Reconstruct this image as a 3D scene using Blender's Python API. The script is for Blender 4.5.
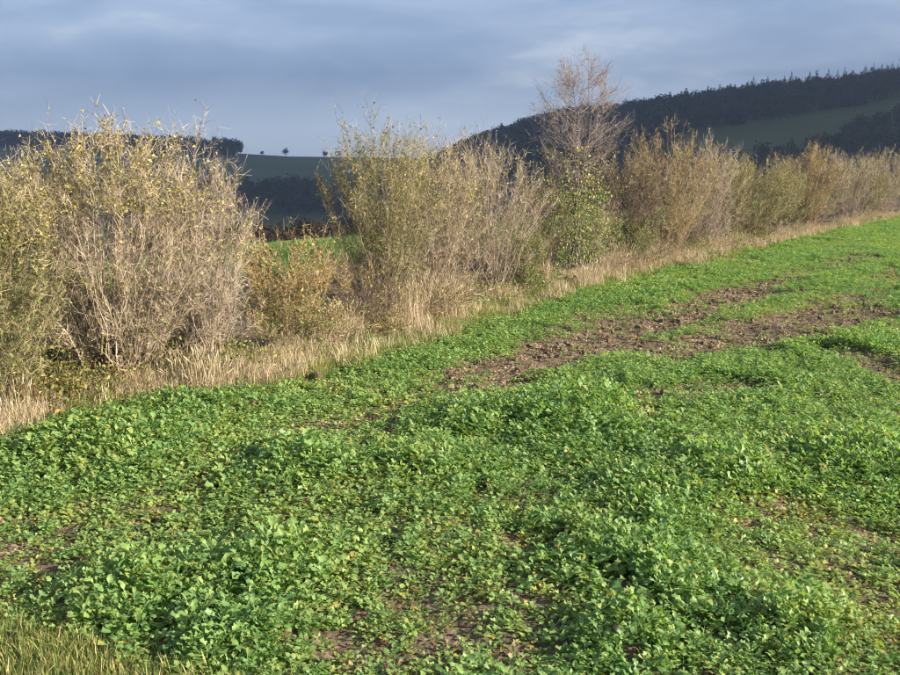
import bpy, math, random
import numpy as np
from mathutils import Vector

for o in list(bpy.data.objects):
    bpy.data.objects.remove(o, do_unlink=True)
scene = bpy.context.scene
COL = scene.collection
R = math.radians
rng = np.random.default_rng(11)
random.seed(5)

# ------------------------------------------------------------------ camera
FPX, CX, CY, HY, EYE = 883.0, 450.0, 337.5, 156.0, 2.2
PITCH = math.atan((CY - HY) / FPX)
cam_d = bpy.data.cameras.new('camera')
cam = bpy.data.objects.new('camera', cam_d)
COL.objects.link(cam)
cam_d.sensor_width = 36.0
cam_d.lens = FPX / 900.0 * 36.0
cam_d.clip_start, cam_d.clip_end = 0.05, 20000
cam.location = (0, 0, EYE)
cam.rotation_euler = (math.pi / 2 - PITCH, 0, 0)
scene.camera = cam

# ------------------------------------------------------------------ sky, sun, exposure
SUN_AZ, SUN_EL = 110.0, 23.0
sundir = Vector((math.sin(R(SUN_AZ)) * math.cos(R(SUN_EL)), math.cos(R(SUN_AZ)) * math.cos(R(SUN_EL)), math.sin(R(SUN_EL))))
world = bpy.data.worlds.new('World')
scene.world = world
world.use_nodes = True
nt = world.node_tree
nt.nodes.clear()
def N(t, kind, **kw):
    n = t.nodes.new(kind)
    for k, v in kw.items():
        setattr(n, k, v)
    return n
def ramp_set(n, stops):
    el = n.color_ramp.elements
    while len(el) < len(stops):
        el.new(0.5)
    for e, (p, c) in zip(el, stops):
        e.position = p
        e.color = (*c, 1)
w_out = N(nt, 'ShaderNodeOutputWorld')
w_bg = N(nt, 'ShaderNodeBackground')
w_bg.inputs['Strength'].default_value = 0.052
w_sky = N(nt, 'ShaderNodeTexSky', sky_type='NISHITA', sun_disc=False)
w_sky.sun_elevation = R(SUN_EL)
w_sky.sun_rotation = R(SUN_AZ)
w_tc = N(nt, 'ShaderNodeTexCoord')
w_sep = N(nt, 'ShaderNodeSeparateXYZ')
nt.links.new(w_tc.outputs['Generated'], w_sep.inputs[0])
w_abs = N(nt, 'ShaderNodeMath', operation='ABSOLUTE')
nt.links.new(w_sep.outputs['Z'], w_abs.inputs[0])
w_add = N(nt, 'ShaderNodeMath', operation='ADD')
w_add.inputs[1].default_value = 0.30
nt.links.new(w_abs.outputs[0], w_add.inputs[0])
w_comb = N(nt, 'ShaderNodeCombineXYZ')
for i, ax in enumerate('XY'):
    d = N(nt, 'ShaderNodeMath', operation='DIVIDE')
    nt.links.new(w_sep.outputs[ax], d.inputs[0])
    nt.links.new(w_add.outputs[0], d.inputs[1])
    nt.links.new(d.outputs[0], w_comb.inputs[i])
w_map = N(nt, 'ShaderNodeMapping')
w_map.inputs['Location'].default_value = (4.0, 24.1, 0)
w_map.inputs['Rotation'].default_value = (0, 0, R(8))
w_map.inputs['Scale'].default_value = (0.8, 1.15, 1)
nt.links.new(w_comb.outputs[0], w_map.inputs[0])
w_n1 = N(nt, 'ShaderNodeTexNoise')
w_n1.inputs['Scale'].default_value = 1.5
w_n1.inputs['Detail'].default_value = 7
w_n1.inputs['Roughness'].default_value = 0.62
w_n1.inputs['Distortion'].default_value = 0.35
nt.links.new(w_map.outputs[0], w_n1.inputs['Vector'])
w_cr = N(nt, 'ShaderNodeValToRGB')
ramp_set(w_cr, [(0.32, (1.75, 2.4, 3.7)), (0.47, (2.2, 2.9, 4.25)), (0.57, (2.8, 3.5, 4.8)), (0.70, (4.5, 5.0, 5.9))])
nt.links.new(w_n1.outputs['Fac'], w_cr.inputs[0])
w_mix = N(nt, 'ShaderNodeMix', data_type='RGBA')
w_mix.inputs['Factor'].default_value = 0.9
nt.links.new(w_sky.outputs[0], w_mix.inputs['A'])
nt.links.new(w_cr.outputs[0], w_mix.inputs['B'])
nt.links.new(w_mix.outputs['Result'], w_bg.inputs['Color'])
nt.links.new(w_bg.outputs[0], w_out.inputs['Surface'])

sun_d = bpy.data.lights.new('sun', 'SUN')
sun_d.energy = 5.0
sun_d.angle = R(0.53)
sun_d.color = (1.0, 0.90, 0.74)
sun = bpy.data.objects.new('sun', sun_d)
COL.objects.link(sun)
sun.rotation_euler = sundir.to_track_quat('Z', 'Y').to_euler()
sun.location = (40, 7, 18)

scene.view_settings.view_transform = 'Standard'
scene.view_settings.look = 'None'
scene.view_settings.gamma = 1.0
scene.view_settings.exposure = 1.9
scene.view_settings.use_curve_mapping = False
scene.cycles.max_bounces = 6
scene.cycles.transparent_max_bounces = 8
scene.cycles.volume_bounces = 0
scene.cycles.pixel_filter_type = 'BLACKMAN_HARRIS'
scene.cycles.filter_width = 1.15

# ------------------------------------------------------------------ pixel helpers (photograph is 900 x 675)
def pix_dir(px, py):
    px = np.asarray(px, float); py = np.asarray(py, float)
    yw = FPX * math.cos(PITCH) + (CY - py) * math.sin(PITCH)
    zw = -FPX * math.sin(PITCH) + (CY - py) * math.cos(PITCH)
    return (px - CX) / yw, zw / yw                # tan sideways, tan up, per metre forward
def on_ground(px, py, z=0.0):
    t, s = pix_dir(px, py)
    y = (z - EYE) / s
    return t * y, y
def to_pix(x, y, z):
    c, s = math.cos(PITCH), math.sin(PITCH)
    z = np.asarray(z, float) - EYE
    f = np.maximum(y * c - z * s, 1e-3)
    u = y * s + z * c
    return CX + FPX * x / f, CY - FPX * u / f
def up_at(py, y):
    return EYE + float(pix_dir(0, py)[1]) * y

# ------------------------------------------------------------------ numpy value noise
_tab = np.random.default_rng(3).random((256, 256))
def vnoise(x, y, sc=1.0, ox=0.0):
    x = np.asarray(x, float) * sc + 57.3 + ox; y = np.asarray(y, float) * sc + 91.7 - ox * 1.7
    i, j = np.floor(x).astype(int), np.floor(y).astype(int)
    fx, fy = x - i, y - j
    fx = fx * fx * (3 - 2 * fx); fy = fy * fy * (3 - 2 * fy)
    a = _tab[i & 255, j & 255]; b = _tab[(i + 1) & 255, j & 255]
    c = _tab[i & 255, (j + 1) & 255]; d = _tab[(i + 1) & 255, (j + 1) & 255]
    return (a * (1 - fx) + b * fx) * (1 - fy) + (c * (1 - fx) + d * fx) * fy
def fbm(x, y, sc=1.0, ox=0.0, oct=4):
    t, a, n = 0, 1, 0
    for k in range(oct):
        t = t + a * vnoise(x, y, sc * 2 ** k, ox + 13.7 * k); n += a; a *= 0.5
    return t / n
def sstep(a, b, v):
    t = np.clip((v - a) / (b - a), 0, 1)
    return t * t * (3 - 2 * t)

# ------------------------------------------------------------------ mesh helpers
def build_mesh(name, V, F, mat=None, tint=None, smooth=False):
    V = np.ascontiguousarray(V, np.float32); F = np.ascontiguousarray(F, np.int32)
    me = bpy.data.meshes.new(name)
    k = F.shape[1]
    me.vertices.add(len(V)); me.vertices.foreach_set('co', V.ravel())
    me.loops.add(F.size); me.loops.foreach_set('vertex_index', F.ravel())
    me.polygons.add(len(F)); me.polygons.foreach_set('loop_start', np.arange(0, F.size, k, dtype=np.int32))
    me.polygons.foreach_set('loop_total', np.full(len(F), k, np.int32))
    if smooth:
        me.polygons.foreach_set('use_smooth', np.ones(len(F), bool))
    if tint is not None:
        at = me.attributes.new('tint', 'FLOAT', 'POINT')
        at.data.foreach_set('value', np.ascontiguousarray(tint, np.float32))
    me.update()
    me.validate()
    if mat:
        me.materials.append(mat)
    return me
def link(name, me, parent=None):
    o = bpy.data.objects.new(name, me)
    COL.objects.link(o)
    if parent:
        o.parent = parent
    return o
def tag(o, label=None, cat=None, group=None, kind=None):
    for k, v in (('label', label), ('category', cat), ('group', group), ('kind', kind)):
        if v:
            o[k] = v
    return o
def empty(name, loc, label, cat, group=None):
    o = bpy.data.objects.new(name, None)
    o.location = loc
    COL.objects.link(o)
    return tag(o, label, cat, group)
def join(parts):
    """[(V,F,tint)] with equal face size -> one"""
    Vs, Fs, Ts, n = [], [], [], 0
    for V, F, T in parts:
        Vs.append(V); Fs.append(F + n); Ts.append(T); n += len(V)
    return np.concatenate(Vs), np.concatenate(Fs), np.concatenate(Ts)
def unit(v):
    return v / np.maximum(np.linalg.norm(v, axis=-1, keepdims=True), 1e-9)
def tubes(P, Rd, sides, tint, rg):
    """P (N,K,3) centre lines, Rd (N,K) radii -> quads"""
    n, k, _ = P.shape
    tg = unit(P[:, -1] - P[:, 0])
    a = unit(np.cross(tg, rg.normal(size=(n, 3))))
    b = np.cross(tg, a)
    ang = np.arange(sides) * 2 * math.pi / sides
    ring = a[:, None, None, :] * np.cos(ang)[None, None, :, None] + b[:, None, None, :] * np.sin(ang)[None, None, :, None]
    V = P[:, :, None, :] + ring * Rd[:, :, None, None]
    base = (np.arange(n) * k * sides)[:, None, None]
    i = (np.arange(k - 1) * sides)[None, :, None]
    j = np.arange(sides)[None, None, :]
    j2 = (j + 1) % sides
    F = np.stack([base + i + j, base + i + j2, base + i + sides + j2, base + i + sides + j], -1).reshape(-1, 4)
    return V.reshape(-1, 3), F, np.repeat(tint, k * sides)
def leaves(C, D, size, width, tint, rg, droop=0.25):
    """folded pointed leaves: C (N,3) foot, D (N,3) direction; two quads each side of a midrib -> tris"""
    n = len(C)
    D = unit(D)
    side = unit(np.cross(D, rg.normal(size=(n, 3))))
    nrm = np.cross(side, D)
    s = size[:, None]; w = (size * width)[:, None]
    tip = C + D * s - np.array([0, 0, 1.0]) * s * droop
    mid = C + D * s * 0.5 + nrm * 0.06 * s
    l = mid + side * w * 0.5 + nrm * 0.16 * w
    r = mid - side * w * 0.5 + nrm * 0.16 * w
    V = np.stack([C, l, tip, r, mid], 1).reshape(-1, 3)
    b = (np.arange(n) * 5)[:, None]
    F = np.concatenate([b + np.array(q) for q in ([0, 4, 1], [4, 2, 1], [0, 3, 4], [4, 3, 2])])
    return V, F, np.repeat(tint, 5)

# ------------------------------------------------------------------ materials
def mat_new(name):
    m = bpy.data.materials.new(name)
    m.use_nodes = True
    t = m.node_tree
    t.nodes.clear()
    out = N(t, 'ShaderNodeOutputMaterial')
    return m, t, out
def mat_tint(name, stops, rough=0.7, trans=0.0, inst=0.0, patch=None, spec=0.3, transcol=None):
    """colour ramp over the 'tint' attribute (+ per-copy random, + a soft patch noise in world space)"""
    m, t, out = mat_new(name)
    at = N(t, 'ShaderNodeAttribute', attribute_name='tint')
    v = at.outputs['Fac']
    if inst:
        oi = N(t, 'ShaderNodeObjectInfo')
        ma = N(t, 'ShaderNodeMath', operation='MULTIPLY_ADD')
        t.links.new(oi.outputs['Random'], ma.inputs[0]); ma.inputs[1].default_value = inst
        sb = N(t, 'ShaderNodeMath', operation='SUBTRACT')
        t.links.new(v, ma.inputs[2]); t.links.new(ma.outputs[0], sb.inputs[0]); sb.inputs[1].default_value = inst * 0.5
        v = sb.outputs[0]
    if patch:
        ge = N(t, 'ShaderNodeNewGeometry')
        no = N(t, 'ShaderNodeTexNoise')
        no.inputs['Scale'].default_value = patch[0]; no.inputs['Detail'].default_value = 3
        t.links.new(ge.outputs['Position'], no.inputs['Vector'])
        s1 = N(t, 'ShaderNodeMath', operation='SUBTRACT'); s1.inputs[1].default_value = 0.5
        t.links.new(no.outputs['Fac'], s1.inputs[0])
        m2 = N(t, 'ShaderNodeMath', operation='MULTIPLY_ADD'); m2.inputs[1].default_value = patch[1]
        t.links.new(s1.outputs[0], m2.inputs[0]); t.links.new(v, m2.inputs[2])
        v = m2.outputs[0]
    cr = N(t, 'ShaderNodeValToRGB')
    ramp_set(cr, stops)
    t.links.new(v, cr.inputs[0])
    pb = N(t, 'ShaderNodeBsdfPrincipled')
    t.links.new(cr.outputs[0], pb.inputs['Base Color'])
    pb.inputs['Roughness'].default_value = rough
    pb.inputs['Specular IOR Level'].default_value = spec
    if trans:
        tr = N(t, 'ShaderNodeBsdfTranslucent')
        mc = N(t, 'ShaderNodeMix', data_type='RGBA', blend_type='MULTIPLY')
        mc.inputs['Factor'].default_value = 1
        t.links.new(cr.outputs[0], mc.inputs['A']); mc.inputs['B'].default_value = (*(transcol or (1.5, 1.45, 0.7)), 1)
        t.links.new(mc.outputs['Result'], tr.inputs['Color'])
        ms = N(t, 'ShaderNodeMixShader'); ms.inputs[0].default_value = trans
        t.links.new(pb.outputs[0], ms.inputs[1]); t.links.new(tr.outputs[0], ms.inputs[2])
        t.links.new(ms.outputs[0], out.inputs['Surface'])
    else:
        t.links.new(pb.outputs[0], out.inputs['Surface'])
    return m
def mat_noise(name, stops, scale, detail=5, rough=0.9, bump=0.0, bscale=None, rough_n=0.6):
    m, t, out = mat_new(name)
    ge = N(t, 'ShaderNodeNewGeometry')
    no = N(t, 'ShaderNodeTexNoise')
    no.inputs['Scale'].default_value = scale; no.inputs['Detail'].default_value = detail; no.inputs['Roughness'].default_value = rough_n
    t.links.new(ge.outputs['Position'], no.inputs['Vector'])
    cr = N(t, 'ShaderNodeValToRGB'); ramp_set(cr, stops)
    t.links.new(no.outputs['Fac'], cr.inputs[0])
    pb = N(t, 'ShaderNodeBsdfPrincipled')
    pb.inputs['Roughness'].default_value = rough; pb.inputs['Specular IOR Level'].default_value = 0.15
    t.links.new(cr.outputs[0], pb.inputs['Base Color'])
    if bump:
        n2 = N(t, 'ShaderNodeTexNoise'); n2.inputs['Scale'].default_value = bscale or scale * 4; n2.inputs['Detail'].default_value = 6
        t.links.new(ge.outputs['Position'], n2.inputs['Vector'])
        bp = N(t, 'ShaderNodeBump'); bp.inputs['Strength'].default_value = 0.8; bp.inputs['Distance'].default_value = bump
        t.links.new(n2.outputs['Fac'], bp.inputs['Height']); t.links.new(bp.outputs[0], pb.inputs['Normal'])
    t.links.new(pb.outputs[0], out.inputs['Surface'])
    return m

M = {}
M['soil'] = mat_noise('soil', [(0.25, (0.07, 0.043, 0.026)), (0.5, (0.125, 0.08, 0.05)), (0.75, (0.2, 0.135, 0.088))], 6, 8, 0.95, 0.02, 22)
M['clod'] = mat_noise('clod', [(0.3, (0.065, 0.046, 0.032)), (0.55, (0.125, 0.09, 0.063)), (0.8, (0.22, 0.167, 0.122))], 9, 6, 0.95, 0.01, 60)
M['stone'] = mat_noise('stone', [(0.3, (0.20, 0.165, 0.13)), (0.7, (0.34, 0.29, 0.235))], 18, 6, 0.85, 0.006, 80)
M['crop'] = mat_tint('crop_leaf', [(0.0, (0.060, 0.15, 0.05)), (0.35, (0.135, 0.24, 0.074)), (0.62, (0.215, 0.315, 0.098)),
                                   (0.84, (0.25, 0.31, 0.09)), (0.955, (0.31, 0.30, 0.07)), (1.0, (0.35, 0.265, 0.075))],
                     0.5, 0.42, inst=0.30, patch=(0.6, 0.5), spec=0.42, transcol=(1.35, 1.5, 0.6))
M['dead'] = mat_tint('withered_leaf', [(0.0, (0.09, 0.058, 0.036)), (0.4, (0.19, 0.13, 0.085)), (0.75, (0.30, 0.22, 0.14)), (1.0, (0.42, 0.33, 0.21))], 0.85, 0.12, inst=0.3)
M['straw'] = mat_tint('dry_grass_blade', [(0.0, (0.13, 0.095, 0.06)), (0.4, (0.32, 0.25, 0.155)), (0.75, (0.50, 0.41, 0.275)), (1.0, (0.64, 0.55, 0.41))], 0.75, 0.25, inst=0.3, transcol=(1.1, 1.0, 0.8))
M['grass'] = mat_tint('green_grass_blade', [(0.0, (0.055, 0.10, 0.022)), (0.4, (0.125, 0.175, 0.045)), (0.7, (0.25, 0.26, 0.08)), (1.0, (0.44, 0.36, 0.17))], 0.6, 0.3, inst=0.4, patch=(1.1, 0.6))
M['moss_bark'] = mat_noise('mossy_bark', [(0.3, (0.05, 0.04, 0.03)), (0.5, (0.13, 0.10, 0.05)), (0.65, (0.24, 0.21, 0.05))], 14, 5, 0.95, 0.004, 60)
M['dark_bark'] = mat_noise('dark_bark', [(0.3, (0.035, 0.028, 0.022)), (0.7, (0.11, 0.085, 0.06))], 25, 5, 0.95, 0.004, 80)
M['far_wood'] = mat_tint('far_wood', [(0.0, (0.022, 0.026, 0.018)), (0.5, (0.042, 0.044, 0.028)), (1.0, (0.075, 0.062, 0.04))], 0.95, 0, inst=0.7, spec=0.0)
M['far_spruce'] = mat_tint('far_spruce', [(0.0, (0.010, 0.016, 0.012)), (1.0, (0.026, 0.036, 0.022))], 0.95, 0, inst=0.6, spec=0.0)
M['far_rust'] = mat_tint('far_rust_thicket', [(0.0, (0.05, 0.035, 0.03)), (0.5, (0.10, 0.065, 0.05)), (1.0, (0.15, 0.10, 0.07))], 0.95, 0, inst=0.8, spec=0.0)
M['valley'] = mat_noise('valley_meadow', [(0.3, (0.05, 0.065, 0.032)), (0.7, (0.085, 0.10, 0.045))], 0.02, 4)

def bark(name, a, b, c):
    return mat_tint(name, [(0.0, a), (0.5, b), (1.0, c)], 0.8, 0, spec=0.2)
M['b_tan'] = bark('twig_tan', (0.09, 0.066, 0.047), (0.33, 0.255, 0.185), (0.58, 0.48, 0.37))
M['b_grey'] = bark('twig_greyish_pink', (0.09, 0.068, 0.054), (0.32, 0.25, 0.195), (0.57, 0.48, 0.39))
M['b_olive'] = bark('twig_olive', (0.06, 0.05, 0.028), (0.22, 0.182, 0.10), (0.46, 0.385, 0.24))
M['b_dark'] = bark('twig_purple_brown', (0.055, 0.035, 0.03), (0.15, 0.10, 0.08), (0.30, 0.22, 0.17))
M['b_orange'] = bark('twig_orange_tan', (0.085, 0.058, 0.034), (0.31, 0.228, 0.13), (0.53, 0.42, 0.26))
M['b_red'] = bark('twig_reddish_grey', (0.075, 0.056, 0.05), (0.20, 0.155, 0.138), (0.40, 0.33, 0.295))
def leafm(name, a, b, c):
    return mat_tint(name, [(0.0, a), (0.5, b), (1.0, c)], 0.55, 0.35, spec=0.35, transcol=(1.3, 1.3, 0.7))
M['l_yellow'] = leafm('leaf_yellow_olive', (0.14, 0.13, 0.035), (0.27, 0.24, 0.065), (0.46, 0.39, 0.14))
M['l_green'] = leafm('leaf_green', (0.045, 0.085, 0.022), (0.11, 0.165, 0.04), (0.23, 0.25, 0.065))
M['l_olive'] = leafm('leaf_olive', (0.075, 0.085, 0.026), (0.165, 0.165, 0.052), (0.31, 0.27, 0.10))
M['l_shade'] = leafm('leaf_shade_green', (0.022, 0.03, 0.012), (0.05, 0.058, 0.02), (0.11, 0.105, 0.04))  # leaf green darkened to carry the shade on one hedge shrub
M['l_rust'] = leafm('leaf_rust', (0.13, 0.065, 0.025), (0.27, 0.155, 0.045), (0.40, 0.29, 0.085))
M['l_fresh'] = leafm('leaf_fresh_green', (0.06, 0.12, 0.03), (0.13, 0.22, 0.05), (0.27, 0.32, 0.085))

# ------------------------------------------------------------------ lie of the land
FOOT_PX = np.array([(-260, 560), (-120, 492), (0, 438), (110, 405), (250, 383), (340, 350), (440, 318), (530, 295), (600, 279), (700, 259), (800, 238), (900, 217), (960, 205), (1010, 197)], float)
fx, fy = on_ground(FOOT_PX[:, 0], FOOT_PX[:, 1])
FOOT = np.stack([fx, fy], 1)
def foot_at(px):
    py = np.interp(px, FOOT_PX[:, 0], FOOT_PX[:, 1])
    return on_ground(px, py)
def behind(x, y):
    """metres behind (+) or in front (-) of the foot of the hedge"""
    x = np.asarray(x, float); y = np.asarray(y, float)
    best = np.full(x.shape, 1e9); sgn = np.ones(x.shape)
    for k in range(len(FOOT) - 1):
        a, b = FOOT[k], FOOT[k + 1]
        d = b - a; L = np.hypot(*d); d = d / L
        lo = -1e6 if k == 0 else 0.0
        hi = 1e6 if k == len(FOOT) - 2 else L
        t = np.clip((x - a[0]) * d[0] + (y - a[1]) * d[1], lo, hi)
        qx, qy = x - a[0] - t * d[0], y - a[1] - t * d[1]
        r = np.hypot(qx, qy)
        s = np.sign(-d[1] * qx + d[0] * qy)
        m = r < best
        best = np.where(m, r, best); sgn = np.where(m, s, sgn)
    return best * np.where(sgn == 0, 1, sgn)
def seg_dist(x, y, pts):
    best = np.full(np.shape(x), 1e9)
    for a, b in zip(pts[:-1], pts[1:]):
        d = b - a; L2 = d @ d
        t = np.clip(((x - a[0]) * d[0] + (y - a[1]) * d[1]) / L2, 0, 1)
        best = np.minimum(best, np.hypot(x - a[0] - t * d[0], y - a[1] - t * d[1]))
    return best
def pxline(*p):
    p = np.array(p, float)
    return np.stack(on_ground(p[:, 0], p[:, 1]), 1)
# bare and thin places in the crop: line on the ground, half width in metres, how bare (1 = no plants)
BARE = [(pxline((470, 378), (560, 349), (640, 322), (745, 291)), 0.62, 1.0),
        (pxline((300, 428), (400, 412), (470, 384)), 0.30, 0.55),
        (pxline((655, 347), (770, 333), (850, 311)), 0.80, 0.97),
        (pxline((850, 311), (905, 268)), 0.50, 0.60),
        (pxline((760, 287), (860, 258)), 0.45, 0.62),
        (pxline((560, 330), (600, 318), (660, 300)), 0.5, 0.55),
        (pxline((840, 352), (915, 384)), 0.30, 0.85),
        (pxline((640, 402), (745, 388)), 0.33, 0.72),
        (pxline((632, 435), (660, 415)), 0.22, 0.7),
        (pxline((400, 590), (450, 630), (400, 668)), 0.18, 0.3),
        (pxline((320, 648), (390, 668)), 0.10, 0.45),
        (pxline((480, 668), (540, 662)), 0.10, 0.45),
        (pxline((520, 556), (560, 552)), 0.12, 0.6),
        (pxline((720, 520), (800, 512), (905, 540)), 0.16, 0.38),
        (pxline((865, 600), (885, 612)), 0.12, 0.6),
        (pxline((10, 556), (70, 580)), 0.16, 0.2),
        (pxline((150, 520), (200, 512)), 0.16, 0.2),
        (pxline((250, 470), (262, 468)), 0.12, 0.7)]
# lush humps: place, radius, extra height
LUSH = [((850, 462), 0.62, 1.0), ((735, 480), 0.55, 0.7), ((590, 425), 0.75, 1.0), ((470, 430), 0.6, 0.6), ((120, 450), 0.7, 0.7), ((300, 470), 0.45, 0.8), ((420, 470), 0.5, 0.7),
        ((270, 575), 0.40, 0.9), ((130, 600), 0.4, 0.8), ((640, 590), 0.45, 0.8), ((560, 540), 0.35, 0.5), ((800, 640), 0.3, 0.8), ((230, 640), 0.30, 0.6), ((650, 510), 0.5, 0.7), ((870, 345), 0.7, 0.6), ((620, 640), 0.25, 0.7), ((180, 410), 0.6, 0.8)]
LUSHW = [(*on_ground(*p), r, h) for p, r, h in LUSH]
def bareness(x, y):
    wob = 0.35 + 1.5 * fbm(x, y, 1.9, 5, 5)
    v = np.zeros(np.shape(x))
    for pts, w, s in BARE:
        d = seg_dist(x, y, pts) / (w * wob * 0.8)
        v = np.maximum(v, s * (1 - sstep(0.4, 1.6, d)))
    return v * (0.22 + 1.15 * fbm(x, y, 2.8, 23, 4)).clip(0, 0.95)
def lush(x, y):
    v = np.zeros(np.shape(x))
    for ax, ay, r, h in LUSHW:
        v = np.maximum(v, h * np.exp(-((x - ax) ** 2 + (y - ay) ** 2) / r ** 2))
    return v
def height(x, y):
    x = np.asarray(x, float); y = np.asarray(y, float)
    u = behind(x, y)
    r = np.hypot(x, y)
    near = 1 - sstep(30, 70, r)
    z = near * ((fbm(x, y, 0.55, 2, 3) - 0.5) * 0.13 + (fbm(x, y, 3.2, 9, 3) - 0.5) * 0.07)
    z = z + near * 0.07 * lush(x, y) - near * 0.05 * bareness(x, y)
    z = z + 0.12 * sstep(-0.3, 0.8, u) * near              # the hedge stands on a slight bank
    drop = sstep(7.0, 320, u) * 30 + np.clip(u - 7.0, 0, 60) * 0.12
    z = z - drop * sstep(7.0, 15, u)
    return z

def axis(lo, hi, step, far, grow=1.17):
    a = list(np.arange(lo, hi + 1e-6, step))
    s, v = step, hi
    while v < far:
        s *= grow; v += s; a.append(v)
    s, v = step, lo
    while v > -far:
        s *= grow; v -= s; a.insert(0, v)
    return np.array(a)
gx, gy = axis(-6, 20, 0.105, 6000), axis(1.4, 34, 0.105, 6000)
X, Y = np.meshgrid(gx, gy)
Z = height(X, Y)
nx, ny = len(gx), len(gy)
ii = np.arange(nx * ny).reshape(ny, nx)
F = np.stack([ii[:-1, :-1], ii[:-1, 1:], ii[1:, 1:], ii[1:, :-1]], -1).reshape(-1, 4)
# ground colour: soil in the field, grass beyond the hedge and in the valley
def ground_material():
    m, t, out = mat_new('ground_soil_and_meadow')
    ge = N(t, 'ShaderNodeNewGeometry')
    at = N(t, 'ShaderNodeAttribute', attribute_name='tint')
    def nz(sc, det, stops):
        no = N(t, 'ShaderNodeTexNoise'); no.inputs['Scale'].default_value = sc; no.inputs['Detail'].default_value = det
        t.links.new(ge.outputs['Position'], no.inputs['Vector'])
        cr = N(t, 'ShaderNodeValToRGB'); ramp_set(cr, stops); t.links.new(no.outputs['Fac'], cr.inputs[0])
        return cr, no
    soil, _ = nz(7, 8, [(0.25, (0.065, 0.045, 0.031)), (0.5, (0.12, 0.086, 0.06)), (0.75, (0.19, 0.143, 0.104))])
    mead, _ = nz(0.35, 8, [(0.3, (0.06, 0.10, 0.03)), (0.7, (0.13, 0.20, 0.055))])
    mx = N(t, 'ShaderNodeMix', data_type='RGBA')
    t.links.new(at.outputs['Fac'], mx.inputs['Factor']); t.links.new(soil.outputs[0], mx.inputs['A']); t.links.new(mead.outputs[0], mx.inputs['B'])
    pb = N(t, 'ShaderNodeBsdfPrincipled'); pb.inputs['Roughness'].default_value = 0.95; pb.inputs['Specular IOR Level'].default_value = 0.1
    t.links.new(mx.outputs['Result'], pb.inputs['Base Color'])
    n2 = N(t, 'ShaderNodeTexNoise'); n2.inputs['Scale'].default_value = 24; n2.inputs['Detail'].default_value = 7
    t.links.new(ge.outputs['Position'], n2.inputs['Vector'])
    bp = N(t, 'ShaderNodeBump'); bp.inputs['Distance'].default_value = 0.03
    t.links.new(n2.outputs['Fac'], bp.inputs['Height']); t.links.new(bp.outputs[0], pb.inputs['Normal'])
    t.links.new(pb.outputs[0], out.inputs['Surface'])
    return m
U = behind(X, Y)
RR = np.hypot(X, Y)
gt = np.maximum(sstep(4.0, 5.0, U), sstep(45, 70, RR))
ground = tag(link('ground', build_mesh('ground', np.stack([X, Y, Z], -1).reshape(-1, 3), F, ground_material(), gt.ravel(), True)), kind='structure')

# ------------------------------------------------------------------ hills across the valley
def hill(name, prof, dist, foot, step_t, y_back, mat):
    """prof: skyline of the bare ground as (px, py); dist: metres forward to the ridge; foot: metres forward to the foot"""
    prof = np.array(prof, float)
    t_k, s_k = pix_dir(prof[:, 0], prof[:, 1])
    t = np.arange(t_k[0], t_k[-1] + step_t, step_t)
    s = np.interp(t, t_k, s_k)
    D = np.interp(t, t_k, dist); Ft = np.interp(t, t_k, foot)
    f = np.concatenate([np.linspace(0, 1, 40), np.linspace(1.06, 1.9, 12)])
    Yg = Ft[:, None] + (D - Ft)[:, None] * f[None]
    Xg = t[:, None] * Yg
    top = EYE + s * D
    g = np.where(f < 1, 0.55 * f + 0.45 * np.sin(f * math.pi / 2), 1 - 0.25 * (f - 1) ** 2)
    low = -52.0
    Zg = low + (top - low)[:, None] * g[None] + (fbm(Xg, Yg, 0.006, 4, 3) - 0.5) * 9 * np.clip(np.sin(np.clip(f, 0, 1) * math.pi), 0, 1)[None]
    n, k = Xg.shape
    q = np.arange(n * k).reshape(n, k)
    Fq = np.stack([q[:-1, :-1], q[1:, :-1], q[1:, 1:], q[:-1, 1:]], -1).reshape(-1, 4)
    o = tag(link(name, build_mesh(name, np.stack([Xg, Yg, Zg], -1).reshape(-1, 3), Fq, mat, None, True)), kind='structure')
    def hz(x, y):
        tt = x / y
        i = np.clip((tt - t[0]) / step_t, 0, len(t) - 1.001); a = i.astype(int); fr = i - a
        def col(j):
            ff = (y - Ft[j]) / (D[j] - Ft[j])
            gg = np.where(ff < 1, 0.55 * ff + 0.45 * np.sin(np.clip(ff, 0, 1) * math.pi / 2), 1 - 0.25 * (ff - 1) ** 2)
            return low + (top[j] - low) * gg + (fbm(x, y, 0.006, 4, 3) - 0.5) * 9 * np.clip(np.sin(np.clip(ff, 0, 1) * math.pi), 0, 1), ff
        z0, f0 = col(a); z1, f1 = col(a + 1)
        return z0 * (1 - fr) + z1 * fr, f0 * (1 - fr) + f1 * fr
    return o, hz, t, D, Ft
M['hill_grass'] = mat_noise('hill_grass', [(0.3, (0.048, 0.062, 0.032)), (0.55, (0.075, 0.092, 0.042)), (0.8, (0.10, 0.105, 0.052))], 0.012, 6)
M['hill_meadow'] = mat_noise('hill_meadow', [(0.3, (0.062, 0.07, 0.028)), (0.55, (0.085, 0.09, 0.036)), (0.8, (0.105, 0.10, 0.046))], 0.02, 8)
LEFT_PROF = [(-900, 140), (-300, 140), (0, 143), (120, 146), (190, 150), (240, 153.5), (290, 156.5), (340, 157), (420, 158.5), (520, 162), (620, 170), (760, 185)]
hill_l, hz_l, tl, Dl, Fl = hill('hill', LEFT_PROF, [1000, 1000, 950, 950, 930, 900, 900, 920, 950, 1000, 1050, 1100], [420] * 12, 0.006, 1.6, M['hill_grass'])
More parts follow.
